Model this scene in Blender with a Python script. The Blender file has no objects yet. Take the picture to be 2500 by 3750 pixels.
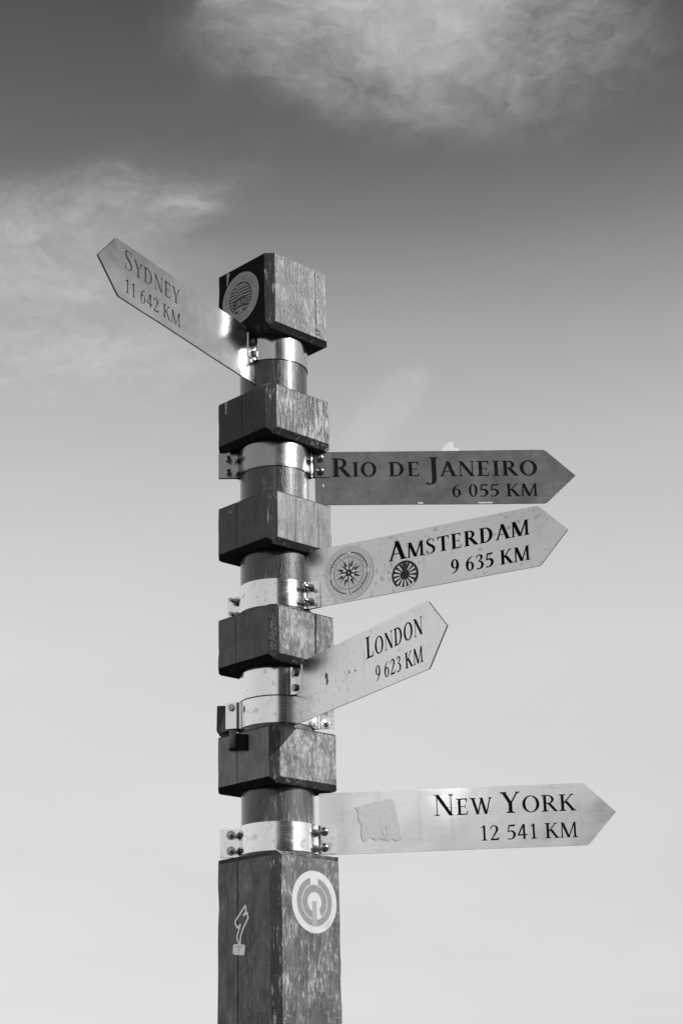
import bpy, bmesh, math, random
from mathutils import Vector, Matrix
from mathutils import noise as mnoise
from mathutils.geometry import delaunay_2d_cdt

random.seed(7)
scene = bpy.context.scene
C = scene.collection
R = math.radians

# ------------------------------------------------------------------ camera
cam_data = bpy.data.cameras.new("camera")
cam = bpy.data.objects.new("camera", cam_data)
C.objects.link(cam)
cam_data.sensor_fit = 'VERTICAL'
cam_data.sensor_height = 36.0
cam_data.lens = 60.10
cam_data.clip_start = 0.05
cam_data.clip_end = 20000
CR = Vector((0.99970095, 0.00832098, -0.02299483))
CU = Vector((0.02445406, -0.34016833, 0.94004655))
CF = Vector((0.0, 0.94032775, 0.34027008))
EYE = 1.6
CAMX, CAMY = 0.1545, -3.7275
cam.matrix_world = Matrix(((CR.x, CU.x, -CF.x, CAMX), (CR.y, CU.y, -CF.y, CAMY),
                           (CR.z, CU.z, -CF.z, EYE), (0, 0, 0, 1)))
scene.camera = cam

# ------------------------------------------------------------------ light
SUN_AZ, SUN_EL = 61.6, 28.0          # azimuth measured from "towards the camera" (-Y) to the right (+X)
sd = Vector((math.sin(R(SUN_AZ)) * math.cos(R(SUN_EL)), -math.cos(R(SUN_AZ)) * math.cos(R(SUN_EL)), math.sin(R(SUN_EL))))
sun_data = bpy.data.lights.new("sun", 'SUN')
sun_data.energy = 4.2
sun_data.angle = R(0.55)
sun_data.color = (1, 1, 1)           # black and white photograph
sun = bpy.data.objects.new("sun", sun_data)
C.objects.link(sun)
sun.rotation_euler = sd.to_track_quat('Z', 'Y').to_euler()

scene.view_settings.view_transform = 'Standard'
scene.view_settings.look = 'None'
scene.view_settings.gamma = 1.0
scene.view_settings.exposure = 0.0
scene.view_settings.use_curve_mapping = False


class NT:
    """tiny node-tree helper"""
    def __init__(self, tree):
        self.t = tree
        tree.nodes.clear()

    def n(self, kind, **kw):
        nd = self.t.nodes.new(kind)
        for k, v in kw.items():
            if k == 'i':
                for kk, vv in v.items():
                    s = nd.inputs[kk]
                    if isinstance(vv, bpy.types.NodeSocket):
                        self.t.links.new(vv, s)
                    else:
                        s.default_value = vv
            else:
                setattr(nd, k, v)
        return nd

    def m(self, op, a, b=0.0, c=0.0, clamp=False):
        nd = self.t.nodes.new('ShaderNodeMath')
        nd.operation = op
        nd.use_clamp = clamp
        for k, v in enumerate((a, b, c)):
            if isinstance(v, bpy.types.NodeSocket):
                self.t.links.new(v, nd.inputs[k])
            else:
                nd.inputs[k].default_value = v
        return nd.outputs[0]

    def smooth(self, x, lo, hi):
        nd = self.t.nodes.new('ShaderNodeMapRange')
        nd.interpolation_type = 'SMOOTHSTEP'
        self.t.links.new(x, nd.inputs[0])
        nd.inputs[1].default_value = lo
        nd.inputs[2].default_value = hi
        return nd.outputs[0]

    def mix(self, f, a, b):
        nd = self.t.nodes.new('ShaderNodeMix')
        nd.data_type = 'FLOAT'
        for s, v in ((nd.inputs[0], f), (nd.inputs[2], a), (nd.inputs[3], b)):
            if isinstance(v, bpy.types.NodeSocket):
                self.t.links.new(v, s)
            else:
                s.default_value = v
        return nd.outputs[0]

    def noise(self, vec, scale, detail=4, rough=.55, dist=0.0):
        nd = self.n('ShaderNodeTexNoise', i={'Vector': vec, 'Scale': scale, 'Detail': detail, 'Roughness': rough, 'Distortion': dist})
        return nd.outputs[0]

    def ramp(self, x, stops, interp='LINEAR'):
        nd = self.t.nodes.new('ShaderNodeValToRGB')
        cr = nd.color_ramp
        cr.interpolation = interp
        while len(cr.elements) < len(stops):
            cr.elements.new(0.5)
        for e, (p, v) in zip(cr.elements, stops):
            e.position = p
            e.color = (v, v, v, 1)
        self.t.links.new(x, nd.inputs[0])
        bw = self.t.nodes.new('ShaderNodeRGBToBW')
        self.t.links.new(nd.outputs[0], bw.inputs[0])
        return bw.outputs[0]


# ------------------------------------------------------------------ sky
world = bpy.data.worlds.new("World")
scene.world = world
world.use_nodes = True
world.cycles.sampling_method = 'MANUAL'
world.cycles.sample_map_resolution = 512
W_ = NT(world.node_tree)
tc = W_.n('ShaderNodeTexCoord').outputs['Generated']
sky = W_.n('ShaderNodeTexSky', sky_type='NISHITA', sun_disc=False)
sky.sun_elevation = R(SUN_EL)
# the sky's sun_rotation turns clockwise from +Y seen from above
sky.sun_rotation = math.atan2(sd.x, sd.y)
sky.air_density = 1.0
sky.dust_density = 0.6
sky.ozone_density = 1.0
sep = W_.n('ShaderNodeSeparateColor', i={0: sky.outputs[0]})
# black and white film behind a red-orange filter
bw = W_.m('ADD', W_.m('MULTIPLY', sep.outputs[0], 0.75), W_.m('MULTIPLY', sep.outputs[1], 0.25))
sx = W_.n('ShaderNodeSeparateXYZ', i={0: tc})
dx, dy, dz = sx.outputs
elev = W_.m('MULTIPLY', W_.m('ARCSINE', dz), 180 / math.pi)
azim = W_.m('MULTIPLY', W_.m('ARCTAN2', dx, dy), 180 / math.pi)      # degrees right of +Y (the view direction)
en = W_.m('DIVIDE', elev, 60.0, clamp=True)
# what the film made of the clear sky at each height, and what the sky model gives there straight ahead
FILM = [(0, .715), (3.4, .705), (7.9, .69), (15.2, .648), (18.1, .602), (21, .535), (23.9, .445), (26, .365), (28.3, .262), (29.6, .203),
        (31.4, .152), (32.4, .133), (34, .112), (36.6, .086), (42, .062), (60, .055)]
AHEAD = [(0, .56), (2, .522), (5, .424), (10, .286), (15, .21), (20, .165), (25, .136), (30, .116), (35, .102), (45, .085), (60, .073)]
film = W_.ramp(en, [(e / 60, v) for e, v in FILM])
ahead = W_.ramp(en, [(e / 60, v) for e, v in AHEAD])
sky_lum = W_.m('MULTIPLY', film, W_.m('POWER', W_.m('DIVIDE', W_.m('MULTIPLY', bw, 0.1), ahead), 0.35))


# clouds
def blob(a0, e0, ra, re, tilt=0.0):
    ct, st = math.cos(R(tilt)), math.sin(R(tilt))
    da = W_.m('SUBTRACT', azim, a0)
    de = W_.m('SUBTRACT', elev, e0)
    u = W_.m('DIVIDE', W_.m('ADD', W_.m('MULTIPLY', da, ct), W_.m('MULTIPLY', de, st)), ra)
    v = W_.m('DIVIDE', W_.m('SUBTRACT', W_.m('MULTIPLY', de, ct), W_.m('MULTIPLY', da, st)), re)
    d2 = W_.m('ADD', W_.m('MULTIPLY', u, u), W_.m('MULTIPLY', v, v))
    return W_.m('EXPONENT', W_.m('MULTIPLY', d2, -1.0))


cz = W_.m('ADD', W_.m('ABSOLUTE', dz), 0.25)
cvec = W_.n('ShaderNodeCombineXYZ', i={0: W_.m('DIVIDE', dx, cz), 1: W_.m('DIVIDE', dy, cz), 2: 0.0}).outputs[0]
warp = W_.n('ShaderNodeTexNoise', i={'Vector': cvec, 'Scale': 7.0, 'Detail': 4.0, 'Roughness': .6}).outputs['Color']
wv = W_.n('ShaderNodeVectorMath', operation='SCALE', i={0: warp, 'Scale': 0.12}).outputs[0]
cv2 = W_.n('ShaderNodeVectorMath', operation='ADD', i={0: cvec, 1: wv}).outputs[0]
fine = W_.noise(cv2, 11.0, 10, .63)
detail = W_.noise(cv2, 26.0, 8, .66)
stretch = W_.n('ShaderNodeMapping', i={0: cv2, 'Rotation': (0, 0, R(-28)), 'Scale': (.40, 1.7, 1)}).outputs[0]
soft = W_.noise(stretch, 10.0, 9, .62)


def around(x, k):
    return W_.m('MULTIPLY', W_.m('SUBTRACT', x, .5), k)


# share of cloud: thin streaks over the whole dome, heavier banks where they stand
bank = W_.m('MULTIPLY', blob(3.2, 38.0, 6.2, 3.6, -4), 1.15)
bank = W_.m('ADD', bank, W_.m('MULTIPLY', blob(2.5, 34.2, 5.5, 2.4, -10), .42))
bank = W_.m('ADD', bank, W_.m('MULTIPLY', blob(10.5, 34.8, 4.6, 3.0, 0), .32))
bank = W_.m('ADD', bank, W_.m('MULTIPLY', blob(-4.2, 36.0, 2.2, 2.0), .26))
big = W_.smooth(W_.m('ADD', W_.m('ADD', bank, around(fine, 1.5)), around(detail, .55)), -.05, 1.40)
big = W_.m('MULTIPLY', big, W_.smooth(bank, .0, .62))
left = W_.m('MULTIPLY', blob(-12.0, 28.3, 6.0, 1.7, 6), .80)
left = W_.m('ADD', left, W_.m('MULTIPLY', blob(-9.8, 24.8, 7.0, 2.4, 2), .85))
left = W_.m('ADD', left, W_.m('MULTIPLY', blob(-6.2, 29.6, 3.4, .60, 25), .30))
left = W_.m('ADD', left, W_.m('MULTIPLY', blob(-8.5, 30.6, 6.0, 1.5, 14), .30))
left = W_.m('ADD', left, W_.m('MULTIPLY', blob(-11.0, 21.0, 5.0, 1.3, 4), .35))
lef = W_.smooth(W_.m('ADD', W_.m('ADD', left, around(soft, 1.7)), around(detail, .35)), -.05, 1.35)
lef = W_.m('MULTIPLY', lef, W_.smooth(left, .0, .50))
wisp = blob(1.7, 23.2, 2.0, .85, 40)
wis = W_.m('MULTIPLY', W_.smooth(W_.m('ADD', W_.m('MULTIPLY', wisp, 1.0), around(soft, .8)), .05, .85), W_.smooth(wisp, .03, .5))
inview = W_.m('EXPONENT', W_.m('MULTIPLY', W_.m('MULTIPLY', azim, azim), -1 / 700.0))
far = W_.m('MULTIPLY', W_.smooth(W_.noise(cvec, 1.1, 2, .5), .5, .75), .5)
far = W_.m('MULTIPLY', W_.m('MULTIPLY', far, W_.smooth(fine, .34, .66)), W_.m('SUBTRACT', 1.0, inview))
haze = W_.m('MULTIPLY', around(W_.noise(cvec, 3.0, 3, .5), .10), 1.0)
cover = W_.m('ADD', W_.m('ADD', big, lef), W_.m('ADD', wis, far), clamp=True)
white = W_.m('ADD', .50, around(detail, .35))
sky_lum = W_.m('MULTIPLY', sky_lum, W_.m('ADD', 1.0, haze))
lum = W_.mix(W_.m('MULTIPLY', cover, .95), sky_lum, W_.m('MAXIMUM', W_.m('MULTIPLY', sky_lum, 1.08), white))
world_out = W_.n('ShaderNodeOutputWorld')
bgn = W_.n('ShaderNodeBackground', i={'Color': W_.m('MULTIPLY', lum, 10.0), 'Strength': 0.10})
W_.t.links.new(bgn.outputs[0], world_out.inputs[0])


# ------------------------------------------------------------------ materials
def mat(name):
    m = bpy.data.materials.new(name)
    m.use_nodes = True
    return m, NT(m.node_tree)


def finish(N, color, rough, metallic=0.0, bump=None, bump_d=0.001, spec=.5, extra=None):
    p = N.n('ShaderNodeBsdfPrincipled')
    for key, v in (('Base Color', color), ('Roughness', rough), ('Metallic', metallic), ('Specular IOR Level', spec)):
        if isinstance(v, bpy.types.NodeSocket):
            N.t.links.new(v, p.inputs[key])
        elif key == 'Base Color':
            p.inputs[key].default_value = (v, v, v, 1)
        else:
            p.inputs[key].default_value = v
    if bump is not None:
        b = N.n('ShaderNodeBump', i={'Height': bump, 'Distance': bump_d, 'Strength': 1.0})
        N.t.links.new(b.outputs[0], p.inputs['Normal'])
    if extra:
        for k, v in extra.items():
            p.inputs[k].default_value = v
    o = N.n('ShaderNodeOutputMaterial')
    N.t.links.new(p.outputs[0], o.inputs[0])


def plain(name, v, rough=.5, metallic=0.0, spec=.5):
    m, N = mat(name)
    co = N.n('ShaderNodeTexCoord').outputs['Object']
    n = N.noise(co, 90, 4)
    finish(N, N.mix(n, v * .8, v * 1.2), rough, metallic, n, .0002, spec)
    return m


def wood(name, lo, hi, flake, amount, rough=(.38, .7), scratch=0.0, mottle=.0, spec=.5, toned=True, coat=0.0, fscale=170, patch=.55, crack=0.0, stretch=.17):
    m, N = mat(name)
    co = N.n('ShaderNodeTexCoord').outputs['Object']
    gm = N.n('ShaderNodeMapping', i={0: co, 'Scale': (1, 1, .06)}).outputs[0]
    fm = N.n('ShaderNodeMapping', i={0: co, 'Scale': (1, 1, stretch)}).outputs[0]
    grain = N.noise(gm, 130, 6, .6, .4)
    broad = N.noise(co, 16, 4, .6)
    base = N.mix(grain, lo, hi)
    base = N.m('MULTIPLY', base, N.mix(broad, .55, 1.45))
    fl = N.noise(fm, fscale, 5, .66)
    sel = N.m('ADD', fl, N.m('MULTIPLY', N.m('SUBTRACT', broad, .5), patch))
    fac = N.smooth(sel, .62 - amount * .30, .74 - amount * .26)
    col = N.mix(fac, base, N.m('MULTIPLY', flake, N.mix(fl, .55, 1.4)))
    if mottle:
        mo = N.noise(fm, 55, 5, .6, .8)
        col = N.m('MULTIPLY', col, N.mix(N.smooth(mo, .3, .7), 1 - mottle, 1 + mottle))
    if scratch:
        rot = N.n('ShaderNodeMapping', i={0: co, 'Rotation': (R(35), R(35), 0), 'Scale': (14, 14, 150)}).outputs[0]
        s1 = N.noise(rot, 2.2, 3, .6, .6)
        sf = N.m('MULTIPLY', N.smooth(s1, .64, .72), scratch)
        col = N.mix(sf, col, flake * 1.5)
    if crack:
        cm = N.n('ShaderNodeMapping', i={0: co, 'Scale': (1, 1, .035)}).outputs[0]
        ck = N.m('ABSOLUTE', N.m('SUBTRACT', N.noise(cm, 70, 3, .6, .3), .5))
        ckf = N.m('MULTIPLY', N.m('SUBTRACT', 1.0, N.smooth(ck, .002, .016)), N.m('MULTIPLY', crack, N.smooth(N.noise(co, 20, 2), .42, .6)))
        col = N.m('MULTIPLY', col, N.m('SUBTRACT', 1.0, N.m('MULTIPLY', ckf, .85)))
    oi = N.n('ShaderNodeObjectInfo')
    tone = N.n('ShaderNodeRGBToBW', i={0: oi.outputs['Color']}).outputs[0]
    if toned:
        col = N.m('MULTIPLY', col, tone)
    finish(N, col, N.mix(fac, rough[0], rough[1]),
           0, N.m('ADD', N.m('MULTIPLY', grain, .5), N.m('MULTIPLY', fl, .8)), .0016, spec, {'Coat Weight': coat, 'Coat Roughness': .16} if coat else None)
    return m


def steel(name, base, rough, stain=.0, spots=.0, spot_col=.3, wave=.0012, brush=0.0, scuff=None, scr=.5):
    m, N = mat(name)
    co = N.n('ShaderNodeTexCoord').outputs['Object']
    b = N.noise(co, 18, 5, .6, .5)
    f = N.noise(co, 120, 2, .5)
    br = N.noise(N.n('ShaderNodeMapping', i={0: co, 'Scale': (3, 3, 60)}).outputs[0], 4, 2, .6)
    drip = N.noise(N.n('ShaderNodeMapping', i={0: co, 'Scale': (60, 60, 5)}).outputs[0], 1.0, 4, .6)
    col = N.m('MULTIPLY', base, N.mix(b, 1 - stain * 1.6, 1 + stain * .6))
    col = N.m('MULTIPLY', col, N.mix(N.smooth(drip, .55, .8), 1.0, 1 - stain * 1.5))
    col = N.m('MULTIPLY', col, N.mix(br, 1 - brush * .5, 1 + brush * .5))
    if spots:
        sp = N.noise(co, 75, 3, .5)
        where = N.noise(co, 11, 2, .5)
        fac = N.m('MULTIPLY', N.smooth(N.m('ADD', sp, N.m('MULTIPLY', where, .35)), .75, .88), spots)
        col = N.mix(fac, col, spot_col)
    # fine scratches: thin lines where a stretched noise crosses its middle value
    s1 = N.noise(N.n('ShaderNodeMapping', i={0: co, 'Rotation': (0, R(28), 0), 'Scale': (3, 3, 45)}).outputs[0], 3.0, 2, .5, .4)
    s2 = N.noise(N.n('ShaderNodeMapping', i={0: co, 'Rotation': (0, R(-50), 0), 'Scale': (2.5, 2.5, 38)}).outputs[0], 3.0, 2, .5, .4)
    patch = N.smooth(N.noise(co, 14, 3), .5, .62)
    line_ = N.m('ADD', N.m('SUBTRACT', 1.0, N.smooth(N.m('ABSOLUTE', N.m('SUBTRACT', s1, .5)), .0, .010)),
                N.m('SUBTRACT', 1.0, N.smooth(N.m('ABSOLUTE', N.m('SUBTRACT', s2, .52)), .0, .008)), clamp=True)
    sc = N.m('MULTIPLY', N.m('MULTIPLY', line_, patch), scr)
    rg = N.m('ADD', rough, N.m('MULTIPLY', N.m('SUBTRACT', b, .5), .10 + stain * .6))
    rg = N.m('ADD', rg, N.m('MULTIPLY', sc, .25))
    if scuff:
        sxyz = N.n('ShaderNodeSeparateXYZ', i={0: co})
        zone = N.m('MULTIPLY', N.smooth(sxyz.outputs[0], scuff[0], scuff[1]), N.m('SUBTRACT', 1.0, N.smooth(sxyz.outputs[0], scuff[2], scuff[3])))
        zone = N.m('MULTIPLY', zone, N.mix(N.smooth(N.m('ADD', br, N.m('MULTIPLY', b, .6)), .55, .95), .55, 1.0))
        rg = N.m('ADD', rg, N.m('MULTIPLY', zone, scuff[4]))
        metal = N.m('SUBTRACT', 1.0, N.m('MULTIPLY', zone, .85))
    else:
        metal = 1.0
    low = N.noise(co, 9, 2, .5)
    hgt = N.m('ADD', N.m('MULTIPLY', low, wave * 1000), N.m('MULTIPLY', f, .006))
    hgt = N.m('ADD', hgt, N.m('MULTIPLY', br, brush * .03))
    finish(N, col, rg, metal, hgt, .001)
    return m


M = {}
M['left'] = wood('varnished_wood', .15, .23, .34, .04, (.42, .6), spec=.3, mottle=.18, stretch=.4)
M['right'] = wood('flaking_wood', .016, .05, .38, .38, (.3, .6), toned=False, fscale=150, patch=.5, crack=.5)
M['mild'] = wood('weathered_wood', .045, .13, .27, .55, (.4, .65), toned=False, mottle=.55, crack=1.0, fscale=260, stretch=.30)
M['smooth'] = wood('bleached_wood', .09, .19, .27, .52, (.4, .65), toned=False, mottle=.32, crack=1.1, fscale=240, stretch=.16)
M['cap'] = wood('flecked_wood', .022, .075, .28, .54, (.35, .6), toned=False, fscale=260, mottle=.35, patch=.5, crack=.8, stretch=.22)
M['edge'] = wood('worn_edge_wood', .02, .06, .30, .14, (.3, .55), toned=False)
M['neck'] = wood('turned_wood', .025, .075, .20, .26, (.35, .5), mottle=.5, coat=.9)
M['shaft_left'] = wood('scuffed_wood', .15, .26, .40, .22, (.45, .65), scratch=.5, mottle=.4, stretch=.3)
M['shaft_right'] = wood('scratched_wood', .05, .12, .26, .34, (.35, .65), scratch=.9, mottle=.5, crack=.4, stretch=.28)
M['under'] = wood('underside_shade_wood', .012, .026, .2, 0, (.6, .7), spec=.12, toned=False)  # wood colour darkened to carry the shade beneath the blocks; also lines the splits
M['band'] = steel('band_steel', .90, .17, .10, .55, .40, .0008)
M['band_dull'] = steel('dull_band_steel', .42, .26, .25, .35, .25, .0004)
M['band_grey'] = steel('grey_band_steel', .74, .16, .10, .2, .4, .0004)
M['plate_dull'] = steel('scuffed_steel', .34, .45, .25, .3, .2, .0002)
M['blade_a'] = steel('bright_steel', .90, .17, .12, .12, .55, .0012)
M['blade_b'] = steel('spotted_steel', .86, .27, .14, .75, .42, .0012)
M['blade_e'] = steel('stained_steel', .84, .27, .12, .45, .45, .0012)
M['blade_c'] = steel('tarnished_brass', .37, .36, .22, .3, .2, .0006, .3)
M['blade_d'] = steel('brushed_steel', .92, .18, .12, .1, .5, .0012, .15, (.08, .18, .30, .45, .30))
M['bolt'] = steel('bolt_steel', .45, .25, .25, .5, .12, .0)
M['ink'] = plain('letter_paint', .012, .8, spec=.08)
M['ink_grey'] = plain('bare_engraving', .11, .35, .7)
M['white'] = plain('sticker_white', .52, .35)
M['black_wood'] = wood('near_black_wood', .010, .022, .05, 0, (.7, .8), spec=.1)  # near-black matte wood for the cap's left face
M['pale'] = plain('sticker_pale', .48, .35)
M['mid'] = plain('sticker_grey', .30, .3)
M['midd'] = plain('sticker_mid_grey', .22, .3)
M['dark'] = plain('sticker_dark', .03, .4)
M['lines'] = plain('sticker_line_grey', .06, .4)
M['bright_vinyl'] = plain('brightened_white_vinyl', .88, .35, .6)  # white vinyl made part metallic to brighten it on the shaded face
M['peel'] = plain('peeling_film', .68, .45, .0)
M['film'] = plain('sticker_film', .67, .30, .95)
M['film_pale'] = plain('sticker_film_pale', .85, .30, .95)
M['paper'] = plain('sticker_paper', .85, .3)
M['residue'] = plain('glue_residue', .70, .6)
M['rust'] = plain('dark_stain', .24, .5, .3)
M['chalk'] = plain('bird_lime', .55, .8)
M['carve'] = plain('raw_scratched_wood', .20, .8)
M['black_slab'] = plain('matte_black', .012, .8, spec=.15)
M['grey_paint'] = plain('grey_pipe', .28, .6)
M['dark_paint'] = plain('dark_plate', .07, .4)


# ------------------------------------------------------------------ mesh helpers
def link(name, verts, faces, mats, parent=None, idx=None, smooth=False):
    me = bpy.data.meshes.new(name)
    me.from_pydata([tuple(v) for v in verts], [], faces)
    mats = mats if isinstance(mats, (list, tuple)) else [mats]
    for mm in mats:
        me.materials.append(mm)
    if idx:
        for p, k in zip(me.polygons, idx):
            p.material_index = k
    if smooth:
        for p in me.polygons:
            p.use_smooth = True
    me.validate()
    me.update()
    o = bpy.data.objects.new(name, me)
    C.objects.link(o)
    if parent:
        o.parent = parent
    return o


def recalc(o):
    bm = bmesh.new()
    bm.from_mesh(o.data)
    bmesh.ops.recalc_face_normals(bm, faces=bm.faces)
    bm.to_mesh(o.data)
    bm.free()


def bevel(o, w=.0012, seg=2, ang=30):
    b = o.modifiers.new('bevel', 'BEVEL')
    b.width = w
    b.segments = seg
    b.limit_method = 'ANGLE'
    b.angle_limit = R(ang)


def tag(o, label=None, category=None, group=None, kind=None):
    for k, v in (('label', label), ('category', category), ('group', group), ('kind', kind)):
        if v:
            o[k] = v
    return o


def empty(name, loc=(0, 0, 0), rz=0.0):
    o = bpy.data.objects.new(name, None)
    o.empty_display_size = .1
    C.objects.link(o)
    o.location = loc
    o.rotation_euler = (0, 0, rz)
    return o


def ccw(p):
    a = sum(p[i][0] * p[(i + 1) % len(p)][1] - p[(i + 1) % len(p)][0] * p[i][1] for i in range(len(p)))
    return p if a > 0 else p[::-1]


def area(p):
    return abs(sum(p[i][0] * p[(i + 1) % len(p)][1] - p[(i + 1) % len(p)][0] * p[i][1] for i in range(len(p)))) / 2


def cdt(polys, extra=()):
    """union / overlay of simple polygons -> verts (2-D), triangles, set of source polygons for each triangle"""
    vs, fs = [], []
    K = 1000.0
    for p in polys:
        p = ccw(p)
        f = []
        for x, y in p:
            f.append(len(vs))
            vs.append(Vector((x * K, y * K)))
        fs.append(f)
    vs += [Vector((x * K, y * K)) for x, y in extra]
    v, e, f, ov, oe, of = delaunay_2d_cdt(vs, [], fs, 1, 1e-5)
    return [(a.x / K, a.y / K) for a in v], [list(t) for t in f], [set(s) for s in of]


def overlay(name, frame, regions, thickness, mats, parent, depth0=0.0):
    """thin printed film: regions = [(polygon, material index)], later ones on top; frame maps (u, v, w) to 3-D"""
    regions = [r for r in regions if area(r[0]) > 1e-9]
    v, f, src = cdt([p for p, k in regions])
    idx, faces = [], []
    for t, s in zip(f, src):
        if not s:
            continue
        k = regions[max(s)][1]
        if k < 0:
            continue
        faces.append(t)
        idx.append(k)
    verts = [frame(a, b, thickness + depth0) for a, b in v]
    n0 = len(verts)
    verts += [frame(a, b, depth0) for a, b in v]
    edges = {}
    for t, k in zip(list(faces), list(idx)):
        for i in range(3):
            a, b = t[i], t[(i + 1) % 3]
            if (b, a) in edges:
                del edges[(b, a)]
            else:
                edges[(a, b)] = k
    for (a, b), k in edges.items():
        faces.append([b, a, a + n0, b + n0])
        idx.append(k)
    o = link(name, verts, faces, mats, parent, idx)
    return o


# ------------------------------------------------------------------ serif lettering (polygons, cap height 1)
SW, SH = .170, .075
WT = 1.0            # stroke weight of the lettering being cut


def rect(x0, y0, x1, y1):
    return [(x0, y0), (x1, y0), (x1, y1), (x0, y1)]


def stem(x, y0=0.0, y1=1.0, w=SW):
    w = w * WT
    return rect(x - w / 2, y0, x + w / 2, y1)


def serif(x, y, d, w=SW, ext=.075):
    return [(x - w / 2 - ext, y), (x + w / 2 + ext, y), (x + w / 2 + ext, y + d * .03), (x + w / 2, y + d * .08),
            (x - w / 2, y + d * .08), (x - w / 2 - ext, y + d * .03)]


def line(x0, y0, x1, y1, w):
    w = w * WT
    return [(x0 - w / 2, y0), (x0 + w / 2, y0), (x1 + w / 2, y1), (x1 - w / 2, y1)]


def ring(cx, cy, rx, ry, wx, wy, a0=0, a1=360, n=30):
    out = []
    wx, wy = wx * WT, wy * WT
    for k in range(n):
        t0, t1 = R(a0 + (a1 - a0) * k / n), R(a0 + (a1 - a0) * (k + 1) / n)
        q = []
        for t, f in ((t0, 0), (t1, 0), (t1, 1), (t0, 1)):
            q.append((cx + (rx - f * wx) * math.cos(t), cy + (ry - f * wy) * math.sin(t)))
        out.append(q)
    return out


def disc(cx, cy, rx, ry=None, n=48):
    ry = rx if ry is None else ry
    return [(cx + rx * math.cos(2 * math.pi * k / n), cy + ry * math.sin(2 * math.pi * k / n)) for k in range(n)]


def stroke(pts, ws, n=6):
    """variable-width stroke through points (Catmull-Rom)"""
    P = [pts[0]] + list(pts) + [pts[-1]]
    ws = [w * WT for w in ws]
    c = []
    for i in range(1, len(P) - 2):
        for k in range(n):
            t = k / n
            q = []
            for j in (0, 1):
                a, b, cc, d = P[i - 1][j], P[i][j], P[i + 1][j], P[i + 2][j]
                q.append(.5 * (2 * b + (cc - a) * t + (2 * a - 5 * b + 4 * cc - d) * t * t + (3 * b - a - 3 * cc + d) * t ** 3))
            c.append((q[0], q[1], ws[i - 1] + (ws[i] - ws[i - 1]) * t))
    c.append((pts[-1][0], pts[-1][1], ws[-1]))
    L, Rr = [], []
    for i, (x, y, w) in enumerate(c):
        x0, y0, _ = c[max(i - 1, 0)]
        x1, y1, _ = c[min(i + 1, len(c) - 1)]
        dx_, dy_ = x1 - x0, y1 - y0
        l = math.hypot(dx_, dy_) or 1
        nx, ny = -dy_ / l * w / 2, dx_ / l * w / 2
        L.append((x + nx, y + ny))
        Rr.append((x - nx, y - ny))
    return [[L[i], L[i + 1], Rr[i + 1], Rr[i]] for i in range(len(c) - 1)]


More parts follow.
